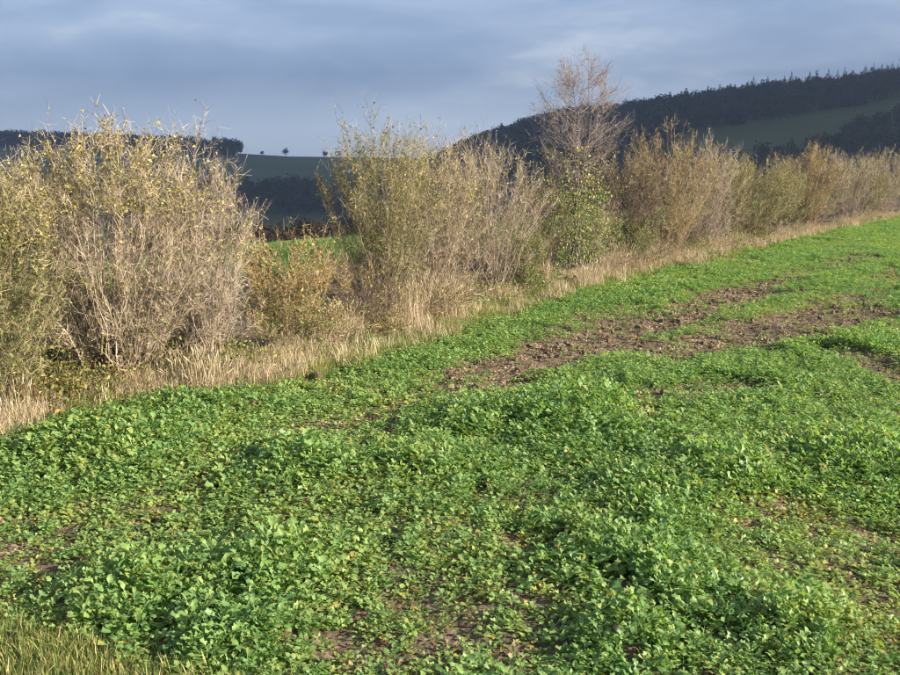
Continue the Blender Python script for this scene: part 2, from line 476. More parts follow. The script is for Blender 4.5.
RIGHT_PROF = [(330, 190), (400, 178), (440, 165), (475, 148), (500, 139), (560, 121), (630, 114.5), (700, 104), (760, 97), (830, 90), (900, 82), (1000, 74), (1200, 66), (1700, 60), (2600, 70)]
hill_r, hz_r, tr_, Dr, Fr = hill('hill', RIGHT_PROF, [820, 800, 790, 780, 770, 760, 750, 740, 730, 720, 720, 720, 720, 720, 720], [330] * 15, 0.006, 1.6, M['hill_meadow'])

# ------------------------------------------------------------------ scatter: copies of a few prototypes on given points (uncountable stuff only)
def scatter(name, protos, P, rot, scl, idx, label, cat):
    coll = bpy.data.collections.new(name + '_kinds')
    for k, me in enumerate(protos):
        coll.objects.link(bpy.data.objects.new('%s_kind_%02d' % (name, k), me))
    me = bpy.data.meshes.new(name)
    n = len(P)
    me.vertices.add(n); me.vertices.foreach_set('co', np.ascontiguousarray(P, np.float32).ravel())
    for nm, ty, dat, key in (('rot', 'FLOAT_VECTOR', rot, 'vector'), ('scl', 'FLOAT_VECTOR', scl, 'vector'), ('kind_index', 'INT', idx, 'value')):
        a = me.attributes.new(nm, ty, 'POINT')
        a.data.foreach_set(key, np.ascontiguousarray(dat, np.int32 if ty == 'INT' else np.float32).ravel())
    for p in protos[:1]:
        for mm in p.materials:
            me.materials.append(mm)
    o = link(name, me)
    tag(o, label, cat, None, 'stuff')
    ng = bpy.data.node_groups.new(name + '_nodes', 'GeometryNodeTree')
    ng.interface.new_socket('Geometry', in_out='INPUT', socket_type='NodeSocketGeometry')
    ng.interface.new_socket('Geometry', in_out='OUTPUT', socket_type='NodeSocketGeometry')
    gi, go = ng.nodes.new('NodeGroupInput'), ng.nodes.new('NodeGroupOutput')
    ci = ng.nodes.new('GeometryNodeCollectionInfo')
    ci.inputs['Collection'].default_value = coll
    ci.inputs['Separate Children'].default_value = True
    ci.inputs['Reset Children'].default_value = True
    ip = ng.nodes.new('GeometryNodeInstanceOnPoints')
    ip.inputs['Pick Instance'].default_value = True
    def named(nm, ty):
        a = ng.nodes.new('GeometryNodeInputNamedAttribute'); a.data_type = ty; a.inputs['Name'].default_value = nm
        return a.outputs['Attribute']
    ng.links.new(gi.outputs[0], ip.inputs['Points'])
    ng.links.new(ci.outputs[0], ip.inputs['Instance'])
    ng.links.new(named('kind_index', 'INT'), ip.inputs['Instance Index'])
    e2r = ng.nodes.new('FunctionNodeEulerToRotation')
    ng.links.new(named('rot', 'FLOAT_VECTOR'), e2r.inputs[0])
    ng.links.new(e2r.outputs[0], ip.inputs['Rotation'])
    ng.links.new(named('scl', 'FLOAT_VECTOR'), ip.inputs['Scale'])
    ng.links.new(ip.outputs[0], go.inputs[0])
    md = o.modifiers.new('scatter', 'NODES')
    md.node_group = ng
    return o

# ------------------------------------------------------------------ far woods
def crown_mesh(name, rg, h, w, n, mat, leaf, shape='round', trunk=True):
    """a far tree: many small clumps spread through the crown volume, with a trunk and limbs"""
    if shape == 'round':
        a = rg.normal(size=(n, 3)); a = unit(a) * (rg.random((n, 1)) ** 0.42)
        lob = 0.75 + 0.35 * np.sin(a[:, :1] * 5 + rg.random() * 6) * np.cos(a[:, 1:2] * 4 + rg.random() * 6)
        C = a * lob * np.array([w / 2, w / 2, h * 0.46]) + np.array([0, 0, h * 0.52])
    else:
        f = 1 - rg.random(n) ** 0.62
        rad = (1 - f) * w / 2 * (0.6 + 0.4 * np.abs(np.sin(f * 19))) * np.sqrt(rg.random(n) * 0.8 + 0.2)
        an = rg.random(n) * 6.283
        C = np.stack([rad * np.cos(an), rad * np.sin(an), h * (0.1 + 0.9 * f)], 1)
    s = leaf * (0.6 + 0.8 * rg.random(n))
    if shape != 'round':
        s = s * (0.42 + 0.8 * (1 - f))
    D = unit(rg.normal(size=(n, 3)))
    V, Ft_, T = leaves(C - D * s[:, None] * 0.5, D, s, np.full(n, 0.8), rg.random(n), rg, 0.1)
    return V, Ft_, T
def limb_tris(P, Rd, sides, tint, rg):
    V, Fq, T = tubes(P, Rd, sides, tint, rg)
    return V, np.concatenate([Fq[:, [0, 1, 2]], Fq[:, [0, 2, 3]]]), T
def far_trunk(rg, h, w, nl=7):
    P = [np.array([[0, 0, -0.5], [0.1, 0, h * 0.25], [0, 0.1, h * 0.5], [0, 0, h * 0.9]])]
    Rr = [np.array([0.022, 0.018, 0.012, 0.003]) * h]
    for k in range(nl):
        a = rg.random() * 6.28; z0 = h * (0.25 + 0.3 * rg.random()); e = w * 0.42 * (0.6 + 0.4 * rg.random())
        d = np.array([math.cos(a), math.sin(a), 0])
        P.append(np.array([[0, 0, z0], d * e * 0.45 + [0, 0, z0 + h * 0.1], d * e * 0.8 + [0, 0, z0 + h * 0.22], d * e + [0, 0, z0 + h * 0.33]]))
        Rr.append(np.array([0.008, 0.006, 0.004, 0.0015]) * h)
    return limb_tris(np.array(P), np.array(Rr), 4, rg.random(len(P)), rg)
def far_proto(name, seed, shape, mat, h, w, n, leaf):
    rg = np.random.default_rng(seed)
    c = crown_mesh(name, rg, h, w, n, mat, leaf, shape)
    t = far_trunk(rg, h, w)
    return build_mesh(name, *[join([c, t])[i] for i in (0, 1)], mat, join([c, t])[2])
wood_kinds = [far_proto('far_broadleaf', 100 + k, 'round', M['far_wood'], 14 + k, 11, 260, 1.5) for k in range(4)] + \
             [far_proto('far_spruce', 120 + k, 'cone', M['far_spruce'], 16 + k, 12.0, 340, 1.6) for k in range(2)]

def plant_wood(name, hz, tt, DD, FF, n, keep, conifer, label, seed, fmin, fmax, smin=0.75, smax=1.15, protos=None, nbroad=4, npick=6):
    rg = np.random.default_rng(seed)
    t = rg.uniform(tt[0], tt[-1], n)
    f = rg.uniform(fmin, fmax, n)
    D = np.interp(t, tt, DD); Fo = np.interp(t, tt, FF)
    y = Fo + (D - Fo) * f; x = t * y
    z, _ = hz(x, y)
    px, py = to_pix(x, y, z)
    k = keep(px, py, f, x, y)
    x, y, z, px, f = x[k], y[k], z[k], px[k], f[k]
    m = len(x)
    cp = conifer(px, x, y)
    isc = rg.random(m) < cp
    idx = np.where(isc, nbroad + rg.integers(0, 2, m), rg.integers(0, nbroad, m))
    s = rg.uniform(smin, smax, m)
    rot = np.stack([np.zeros(m), np.zeros(m), rg.uniform(0, 6.283, m)], 1)
    scl = np.stack([s * rg.uniform(0.85, 1.15, m), s * rg.uniform(0.85, 1.15, m), s], 1)
    return scatter(name, protos or wood_kinds, np.stack([x, y, z - 0.6], 1), rot, scl, idx, label, 'woodland')
def in_poly(px, py, poly):
    poly = np.array(poly, float); r = np.zeros(px.shape, bool)
    for (x0, y0), (x1, y1) in zip(poly, np.roll(poly, -1, 0)):
        c = (y0 > py) != (y1 > py)
        with np.errstate(divide='ignore', invalid='ignore'):
            r ^= c & (px < (x1 - x0) * (py - y0) / (y1 - y0) + x0)
    return r
CLEAR = [(672, 139), (700, 131), (740, 125), (790, 117.5), (850, 107), (905, 97), (960, 92), (960, 99), (905, 116), (870, 131), (830, 147), (800, 157), (760, 166), (700, 171), (655, 166)]
plant_wood('woodland', hz_r, tr_, Dr, Fr, 15000, lambda px, py, f, x, y: ~in_poly(px, py, CLEAR) & (px > 300) & (px < 1400) & (py < 250), lambda px, x, y: 0.06 + 0.30 * sstep(640, 760, px) * (vnoise(x, y, 0.01) > 0.4) * (y > 560),
           'dark mixed wood covering the high hill on the right', 41, 0.05, 1.12, 0.62, 1.0)
def keep_l(px, py, f, x, y):
    ridge = (px < 236 + 6 * vnoise(x, y, 0.05)) & (f > 0.80)
    lower = (py > 196 + 8 * (fbm(x, y, 0.02) - 0.5)) & (py < 214) & (vnoise(x, y, 0.03, 3) > 0.2)
    dots = (vnoise(x, y, 0.04, 8) > 0.86) & (f < 0.85) & (px > 225)
    return (ridge | lower | dots) & (px > -500)
plant_wood('woodland', hz_l, tl, Dl, Fl, 9000, keep_l, lambda px, x, y: np.full(px.shape, 0.06), 'dark leafless wood along the low hill on the left', 43, 0.02, 1.1, 0.8, 1.15)

def far_tree(name, px, hz, tt, DD, FF, f, h, w, shape, mat, label, cat, group, seed, n=340, leaf=0.9):
    rg = np.random.default_rng(seed)
    t = float(pix_dir(px, 150)[0])
    y = float(np.interp(t, tt, FF) + (np.interp(t, tt, DD) - np.interp(t, tt, FF)) * f); x = t * y
    z = float(hz(np.array([x]), np.array([y]))[0][0])
    e = empty(name, (x, y, z - 0.3), label, cat, group)
    V, Fc, T = crown_mesh(name, rg, h, w, n, mat, leaf, shape)
    c = link('crown', build_mesh(name + '_crown', V, Fc, mat, T), e)
    V, Fc, T = far_trunk(rg, h, w)
    link('trunk', build_mesh(name + '_trunk', V, Fc, M['far_wood'], T), e)
    return e
far_tree('broadleaf_tree', 285.5, hz_l, tl, Dl, Fl, 1.0, 9.5, 8.5, 'round', M['far_wood'], 'lone round bare tree standing clear on the left hill skyline, largest on its own', 'tree', None, 61)
far_tree('broadleaf_tree', 262, hz_l, tl, Dl, Fl, 1.0, 4.6, 5.0, 'round', M['far_wood'], 'tiny bush-like tree on the left skyline between wood and lone tree', 'tree', None, 62, 200, 0.7)
far_tree('broadleaf_tree', 325, hz_l, tl, Dl, Fl, 1.0, 7.0, 7.5, 'round', M['far_wood'], 'small bare skyline tree, left of the pair beside the middle shrub', 'tree', None, 63)
far_tree('broadleaf_tree', 338, hz_l, tl, Dl, Fl, 1.0, 7.6, 8.0, 'round', M['far_wood'], 'small bare skyline tree, right of the pair beside the middle shrub', 'tree', None, 64)
far_tree('broadleaf_tree', 237, hz_l, tl, Dl, Fl, 1.0, 12, 12, 'round', M['far_wood'], 'broad bare tree at the right end of the ridge wood on the left hill', 'tree', None, 65, 420)
rs = np.random.default_rng(77)
for k, px in enumerate([716, 727, 738, 749, 757, 763, 771, 779, 786, 793, 800, 811, 822, 831, 838, 846, 858, 866, 874, 879, 884, 890, 896]):
    far_tree('spruce', px, hz_r, tr_, Dr, Fr, rs.uniform(0.97, 1.02), rs.uniform(14, 21) * np.interp(px, [716, 780, 896], [0.85, 0.95, 1.1]), rs.uniform(11.0, 14.0), 'cone', M['far_spruce'],
             'dark pointed spruce standing out along the wooded skyline of the right hill', 'tree', 'spruces on the right skyline', 300 + k, 300, 1.2)

# reddish-brown leafless thicket down the slope, seen through the gap in the hedge
rg = np.random.default_rng(9)
rust = [far_proto('rust_bush', 140 + k, 'round', M['far_rust'], 3.0 + 0.4 * k, 3.6, 900, 0.30) for k in range(3)]
n = 2600
yy = rg.uniform(66, 190, n); xx = rg.uniform(-0.36, 0.0, n) * yy
zz = height(xx, yy)
px, py = to_pix(xx, yy, zz + 3.4)
k = (py > 214 + 6 * vnoise(xx, yy, 0.1)) & (py < 262)
xx, yy, zz = xx[k], yy[k], zz[k]; n = len(xx)
scatter('thicket', rust, np.stack([xx, yy, zz - 0.2], 1), np.stack([np.zeros(n), np.zeros(n), rg.uniform(0, 6.28, n)], 1), np.repeat(rg.uniform(0.7, 1.15, (n, 1)), 3, 1), rg.integers(0, 3, n),
        'reddish brown thicket down the slope seen through the hedge gap', 'thicket')

# ------------------------------------------------------------------ the cloud whose shadow lies over the hills
def cloud():
    hgt = 900.0
    k = hgt / math.tan(R(SUN_EL))
    off = np.array([math.sin(R(SUN_AZ)), math.cos(R(SUN_AZ))]) * k
    xs = np.linspace(-1900, 2600, 74); ys = np.linspace(60, 2300, 44)
    Xc, Yc = np.meshgrid(xs, ys)
    ex = np.minimum(np.minimum(Xc - xs[0], xs[-1] - Xc) / 350, np.minimum((Yc - ys[0]) / 60, (ys[-1] - Yc) / 300))
    th = np.clip(ex, 0, 1) ** 0.5
    Yw = Yc + (fbm(Xc, np.zeros_like(Xc), 0.02, 5) - 0.5) * 30 * (1 - sstep(70, 500, Yc))
    top = hgt + th * (130 + 260 * fbm(Xc, Yc, 0.006, 1, 5)); bot = hgt - th * (20 + 60 * fbm(Xc, Yc, 0.01, 6, 4))
    kk = off / hgt
    a = np.stack([Xc + kk[0] * top, Yw + kk[1] * top, top], -1).reshape(-1, 3); b = np.stack([Xc + kk[0] * bot, Yw + kk[1] * bot, bot - 2], -1).reshape(-1, 3)
    ny_, nx_ = Xc.shape
    q = np.arange(nx_ * ny_).reshape(ny_, nx_); nn = nx_ * ny_
    up = np.stack([q[:-1, :-1], q[:-1, 1:], q[1:, 1:], q[1:, :-1]], -1).reshape(-1, 4)
    dn = up[:, ::-1] + nn
    rim = np.concatenate([q[0, :], q[1:, -1], q[-1, -2::-1], q[-2:0:-1, 0]])
    r2 = np.roll(rim, -1)
    sd = np.stack([rim + nn, r2 + nn, r2, rim], -1)
    m, t, out = mat_new('cloud_vapour')
    d = N(t, 'ShaderNodeBsdfDiffuse'); d.inputs['Color'].default_value = (0.82, 0.84, 0.87, 1)
    t.links.new(d.outputs[0], out.inputs['Surface'])
    return tag(link('cloud', build_mesh('cloud', np.concatenate([a, b]), np.concatenate([up, dn, sd]), m, None, True)), kind='structure')
cloud()

# ------------------------------------------------------------------ shrubs of the hedge
def bezier(P0, P1, P2, k):
    t = np.linspace(0, 1, k)[None, :, None]
    return (1 - t) ** 2 * P0[:, None] + 2 * t * (1 - t) * P1[:, None] + t ** 2 * P2[:, None]
def along(P, t):
    """points and tangents on polylines P (N,K,3) at t (N,M)"""
    n, k, _ = P.shape
    f = np.clip(t, 0, 0.9999) * (k - 1); i = f.astype(int); fr = (f - i)[..., None]
    r = np.arange(n)[:, None]
    a, b = P[r, i], P[r, i + 1]
    return a + (b - a) * fr, unit(b - a)
def shrub(name, label, px, du, top_py, wpx, barkm, leafs, seed, stems=70, tw=15, tl_=5, leaf_n=3000, leaf_lo=0.0, leaf_hi=1.0, leaf_size=0.026, spread=0.84, group='shrubs of the hedge',
          rag=0.12, twig_r=0.00125, depth=1.0, upright=0.5, cat='shrub', arching=0, low=0.30, dry_top=False):
    rg = np.random.default_rng(seed)
    x0, y0 = foot_at(px)
    y = y0 + du; x = x0 * y / y0
    z0 = float(height(np.array([x]), np.array([y]))[0])
    H = max(up_at(top_py, y) - z0 - 0.08, 0.4)
    W = wpx / FPX * y * 0.5 * 1.24
    far = float(sstep(13, 26, np.array(y)))
    stems = int(stems * (1.5 + 0.5 * far)); twig_r = twig_r * (1 + 0.55 * far)
    e = empty(name, (x, y, z0), label, cat, group)
    # stems
    th = rg.uniform(0, 6.283, stems); rr = np.sqrt(rg.random(stems))
    ex = rr * np.cos(th) * W; ey = rr * np.sin(th) * W * depth
    dome = 0.56 + 0.44 * np.sqrt(np.clip(1 - rr ** 2, 0, 1))
    hz_ = H * dome * np.where(rg.random(stems) < 0.70, rg.uniform(0.88, 1 + rag * 0.8, stems), rg.uniform(low, 0.9, stems))
    P0 = np.stack([ex * (1 - spread) + rg.normal(size=stems) * 0.05, ey * (1 - spread) + rg.normal(size=stems) * 0.05, np.full(stems, -0.08)], 1)
    P2 = np.stack([ex, ey, hz_], 1)
    P1 = np.stack([ex * (1 - upright), ey * (1 - upright), hz_ * rg.uniform(0.35, 0.6, stems)], 1)
    K = 7
    S = bezier(P0, P1, P2, K)
    S[:, 1:-1] += rg.normal(size=(stems, K - 2, 3)) * 0.022 * H * np.array([0.6, 0.6, 0.2])
    sr = rg.uniform(0.003, 0.0085, stems)[:, None] * np.linspace(1, 0.22, K)[None] * min(1.0, H / 2.2)
    stint = rg.random(stems) * 0.65  # low stem tints put some of the interior shade into the bark colour
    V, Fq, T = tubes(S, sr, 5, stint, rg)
    if arching:
        na = arching
        a = rg.uniform(0, 6.283, na); L = rg.uniform(0.45, 0.95, na)
        q0 = np.stack([rg.normal(size=na) * 0.08, rg.normal(size=na) * 0.08, np.zeros(na)], 1)
        q2 = q0 + np.stack([np.cos(a) * L, np.sin(a) * L * 0.6 - 0.25, rg.uniform(0.25, 0.6, na)], 1)
        q1 = q0 + np.stack([np.cos(a) * L * 0.35, np.sin(a) * L * 0.25 - 0.15, rg.uniform(0.6, 0.95, na)], 1)
        A = bezier(q0, q1, q2, 8)
        for g in range(na):
            Va, Fa, Ta = tubes(A[g:g + 1], rg.uniform(0.012, 0.026, 1)[:, None] * np.linspace(1, 0.35, 8)[None], 6, rg.random(1), rg)
            lb = link('limb', build_mesh(name + '_limb', Va, Fa, M['moss_bark'], Ta, True), e)
            lb['label'] = 'mossy yellow green arching limb'
    link('branches', build_mesh(name + '_branches', V, Fq, barkm, T, True), e)
    # twigs
    tt = np.clip(rg.beta(1.4, 0.82, (stems, tw)) * 0.88 + 0.12, 0, 1)
    Pp, Tg = along(S, tt)
    Pp = Pp.reshape(-1, 3); Tg = Tg.reshape(-1, 3)
    n = len(Pp)
    rad = unit(Pp * np.array([1, 1, 0]) + 1e-6)
    D = unit(Tg * 0.85 + rg.normal(size=(n, 3)) * 0.36 + rad * 0.22 + np.array([0, 0, 0.28]))
    L = rg.gamma(3.0, 0.07, n).clip(0.07, 0.36) * (0.75 + 0.1 * H)
    Q = np.stack([Pp, Pp + D * L[:, None] * 0.5 + rg.normal(size=(n, 3)) * 0.018, Pp + unit(D + np.array([0, 0, 0.3]) + rg.normal(size=(n, 3)) * 0.18) * L[:, None]], 1)
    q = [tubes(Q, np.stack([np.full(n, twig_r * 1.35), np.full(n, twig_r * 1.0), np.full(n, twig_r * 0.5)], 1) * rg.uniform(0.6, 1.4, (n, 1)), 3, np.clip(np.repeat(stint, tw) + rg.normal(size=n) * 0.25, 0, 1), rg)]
    t3 = rg.uniform(0.1, 1.0, (n, tl_ * 2))
    P3, T3 = along(Q, t3)
    P3 = P3.reshape(-1, 3); T3 = T3.reshape(-1, 3); n3 = len(P3)
    D3 = unit(T3 * 0.6 + rg.normal(size=(n3, 3)) * 0.55 + np.array([0, 0, 0.25]))
    L3 = rg.gamma(2.5, 0.036, n3).clip(0.025, 0.14) * (0.75 + 0.1 * H)
    E3 = P3 + D3 * L3[:, None]
    sd3 = unit(np.cross(D3, rg.normal(size=(n3, 3)))) * (twig_r * rg.uniform(0.6, 1.35, (n3, 1)))
    V3 = np.stack([P3 - sd3, P3 + sd3, E3 + sd3 * 0.5, E3 - sd3 * 0.5], 1).reshape(-1, 3)
    q.append((V3, np.arange(n3 * 4).reshape(-1, 4), np.repeat(np.clip(rg.random(n3), 0, 1), 4)))
    V, Fq, T = join(q)
    tag(link('twigs', build_mesh(name + '_twigs', V, Fq, barkm, T), e), kind='stuff')
    # leaves
    if leaf_n:
        tl_sel = np.where(hz_ > 0.8 * H * dome)[0]                     # leaf tufts along the upright shoot tips
        t4 = rg.uniform(0.86, 1.0, (len(tl_sel), 9))
        C4 = along(S[tl_sel], t4)[0].reshape(-1, 3); n4 = len(C4)
        V, Fq, T = leaves(C4, rg.normal(size=(n4, 3)) * 0.6 + np.array([0, 0, 0.5]), 0.033 * rg.uniform(0.6, 1.4, n4), rg.uniform(0.45, 0.7, n4), rg.random(n4), rg)
        tag(link('foliage', build_mesh(name + '_tip_foliage', V, Fq, M['l_rust' if leafs[0][0] == 'l_rust' else 'l_yellow'], T), e), kind='stuff')
        for mk, frac, lo, hi in leafs:
            hn = P3[:, 2] / H
            cand = np.where((hn > lo) & (hn < hi))[0]
            nl = int(leaf_n * frac * 2.2)
            if len(cand) == 0 or nl == 0:
                continue
            c = rg.choice(cand, nl)
            f = rg.random((nl, 1))
            C = P3[c] + (E3[c] - P3[c]) * f
            Dl_ = unit(D3[c] + rg.normal(size=(nl, 3)) * 0.8)
            V, Fq, T = leaves(C, Dl_, leaf_size * rg.uniform(0.6, 1.5, nl), rg.uniform(0.5, 0.75, nl), rg.random(nl), rg)
            tag(link('foliage', build_mesh(name + '_foliage', V, Fq, M[mk], T), e), kind='stuff')
    return e

shrub('hedge_shrub', 'olive green twiggy shrub cut off by the left edge of the picture', -4, 0.32, 166, 140, M['b_olive'], [('l_olive', 0.5, 0, 1.1), ('l_green', 0.35, 0, 0.75), ('l_yellow', 0.15, 0.7, 1.3)], 1, 95, 17, 5, 6500, rag=0.10)
shrub('hedge_shrub', 'big tan shrub with yellow leaf tips and mossy arching limbs at its foot', 122, 0.30, 136, 168, M['b_tan'], [('l_yellow', 0.55, 0.72, 1.3), ('l_yellow', 0.2, 0.1, 0.8), ('l_olive', 0.25, 0, 0.5)], 2, 110, 18, 6, 4200, rag=0.10, arching=12)
shrub('hedge_shrub', 'greyish pink twiggy shrub with long loose sprays at the left of the gap', 208, 0.35, 166, 92, M['b_grey'], [('l_yellow', 0.6, 0.55, 1.4), ('l_olive', 0.4, 0, 0.5)], 3, 75, 17, 6, 1500, rag=0.22)
shrub('hedge_shrub', 'low orange and yellow leafy brush filling the gap in the hedge', 292, 0.5, 243, 92, M['b_orange'], [('l_rust', 0.45, 0.3, 1.3), ('l_yellow', 0.3, 0, 1.2), ('l_fresh', 0.25, 0, 0.6)], 4, 60, 12, 4, 3000, rag=0.25, cat='brush')
shrub('hedge_shrub', 'dark-based middle shrub with purple brown stems and pale tips', 382, 0.75, 130, 104, M['b_olive'], [('l_olive', 0.6, 0.2, 1.2), ('l_yellow', 0.4, 0.3, 1.3)], 5, 80, 17, 6, 3000, rag=0.16)
shrub('hedge_shrub', 'low purple brown thicket of stems at the foot of the middle shrub', 364, 0.35, 262, 66, M['b_dark'], [('l_olive', 1.0, 0, 1)], 6, 46, 9, 4, 150, rag=0.15)
shrub('hedge_shrub', 'pale tan shrub with ragged top right of the dark-based shrub', 434, 0.8, 142, 92, M['b_tan'], [('l_yellow', 0.8, 0.5, 1.3), ('l_olive', 0.2, 0, 0.5)], 7, 75, 16, 6, 1500, rag=0.18)
shrub('hedge_shrub', 'pinkish tan shrub left of the tall bare tree', 492, 0.8, 152, 96, M['b_grey'], [('l_yellow', 0.6, 0.3, 1.3), ('l_olive', 0.4, 0, 0.6)], 8, 75, 16, 6, 1700, rag=0.18)
shrub('hedge_shrub', 'short grey green bush at the foot of the hedge left of the tall tree', 521, 0.45, 232, 42, M['b_olive'], [('l_green', 0.7, 0, 1.1), ('l_fresh', 0.3, 0, 1)], 9, 45, 10, 4, 1600, rag=0.2, cat='bush')
shrub('hedge_shrub', 'dark reddish scrub tucked behind the tall bare tree', 541, 1.7, 182, 66, M['b_dark'], [('l_olive', 1, 0, 1)], 10, 60, 13, 5, 700, rag=0.2)
shrub('hedge_shrub', 'dark shaded shrub right of the tall tree with green leaves below', 622, 1.1, 158, 78, M['b_dark'], [('l_shade', 0.65, 0.3, 1.2), ('l_green', 0.2, 0, 0.45), ('l_fresh', 0.15, 0, 0.4)], 11, 75, 15, 5, 4200, rag=0.12)  # dark leaf and bark colours imitate the shade over this dome
shrub('hedge_shrub', 'fresh green low bush in front of the dark shaded shrub', 628, 0.6, 222, 46, M['b_olive'], [('l_green', 0.6, 0, 1.1), ('l_fresh', 0.4, 0, 1)], 12, 40, 9, 4, 1800, rag=0.15, cat='bush')
shrub('hedge_shrub', 'orange tan rounded shrub beside the dark shaded one', 664, 0.8, 140, 88, M['b_orange'], [('l_rust', 0.4, 0.2, 1.2), ('l_yellow', 0.4, 0.2, 1.3), ('l_olive', 0.2, 0, 0.6)], 13, 75, 15, 6, 2600, rag=0.2)
shrub('hedge_shrub', 'greyish pink shrub just right of the orange tan rounded shrub', 702, 0.8, 152, 62, M['b_grey'], [('l_yellow', 1, 0.4, 1.2)], 14, 65, 15, 6, 700, rag=0.22)
shrub('hedge_shrub', 'yellow green leafy shrub in the right half of the hedge', 750, 0.9, 155, 76, M['b_olive'], [('l_yellow', 0.6, 0.1, 1.3), ('l_olive', 0.4, 0, 0.9)], 15, 71, 14, 5, 5120, rag=0.12)
shrub('hedge_shrub', 'orange topped shrub with a dark gap on its left', 806, 1.0, 150, 58, M['b_orange'], [('l_rust', 0.4, 0.4, 1.3), ('l_yellow', 0.4, 0.2, 1.3), ('l_olive', 0.2, 0, 0.8)], 16, 66, 14, 5, 3680, rag=0.12)
shrub('hedge_shrub', 'grey brown shrub right of the orange topped shrub', 842, 1.1, 155, 54, M['b_grey'], [('l_yellow', 0.7, 0.4, 1.3), ('l_olive', 0.3, 0, 0.9)], 17, 60, 14, 5, 1760, rag=0.12)
shrub('hedge_shrub', 'tan shrub with olive leaves near the right edge of the picture', 873, 1.2, 152, 54, M['b_tan'], [('l_olive', 0.6, 0, 1.2), ('l_yellow', 0.4, 0.3, 1.2)], 18, 60, 14, 5, 2560, rag=0.12)
shrub('hedge_shrub', 'rightmost far shrub of the hedge, cut by the picture edge', 906, 1.3, 148, 54, M['b_grey'], [('l_yellow', 0.6, 0.2, 1.3), ('l_olive', 0.4, 0, 1)], 19, 55, 13, 5, 1920, rag=0.12)
shrub('hedge_shrub', 'olive shrub showing behind the two tan shrubs left of the tall tree', 455, 1.9, 168, 70, M['b_olive'], [('l_olive', 0.6, 0.1, 1.2), ('l_yellow', 0.4, 0.3, 1.3)], 24, 55, 14, 5, 1500, rag=0.14)
shrub('hedge_shrub', 'low brown scrub between the tall tree and the dark shaded shrub', 594, 1.2, 205, 46, M['b_grey'], [('l_olive', 0.6, 0, 1.1), ('l_yellow', 0.4, 0.2, 1.2)], 25, 50, 12, 5, 900, rag=0.18)
shrub('hedge_shrub', 'olive brown shrub between the greyish pink and the yellow green ones', 727, 1.3, 163, 46, M['b_olive'], [('l_olive', 0.5, 0, 1.2), ('l_yellow', 0.5, 0.3, 1.3)], 26, 55, 13, 5, 2400, rag=0.14)
shrub('hedge_shrub', 'dull green shrub between the yellow green and orange topped ones', 777, 1.3, 165, 46, M['b_olive'], [('l_olive', 0.6, 0, 1.2), ('l_green', 0.4, 0, 0.9)], 27, 55, 13, 5, 3200, rag=0.12)
shrub('hedge_shrub', 'olive shrub peeping between the grey brown and tan shrubs far right', 856, 1.9, 163, 40, M['b_olive'], [('l_olive', 0.6, 0, 1.2), ('l_yellow', 0.4, 0.2, 1.3)], 28, 44, 12, 5, 1920, rag=0.12)
shrub('hedge_shrub', 'olive grey shrub between the two leftmost big shrubs', 52, 1.4, 166, 90, M['b_grey'], [('l_olive', 0.5, 0, 1.2), ('l_yellow', 0.5, 0.4, 1.3)], 29, 60, 15, 5, 1500, rag=0.12)

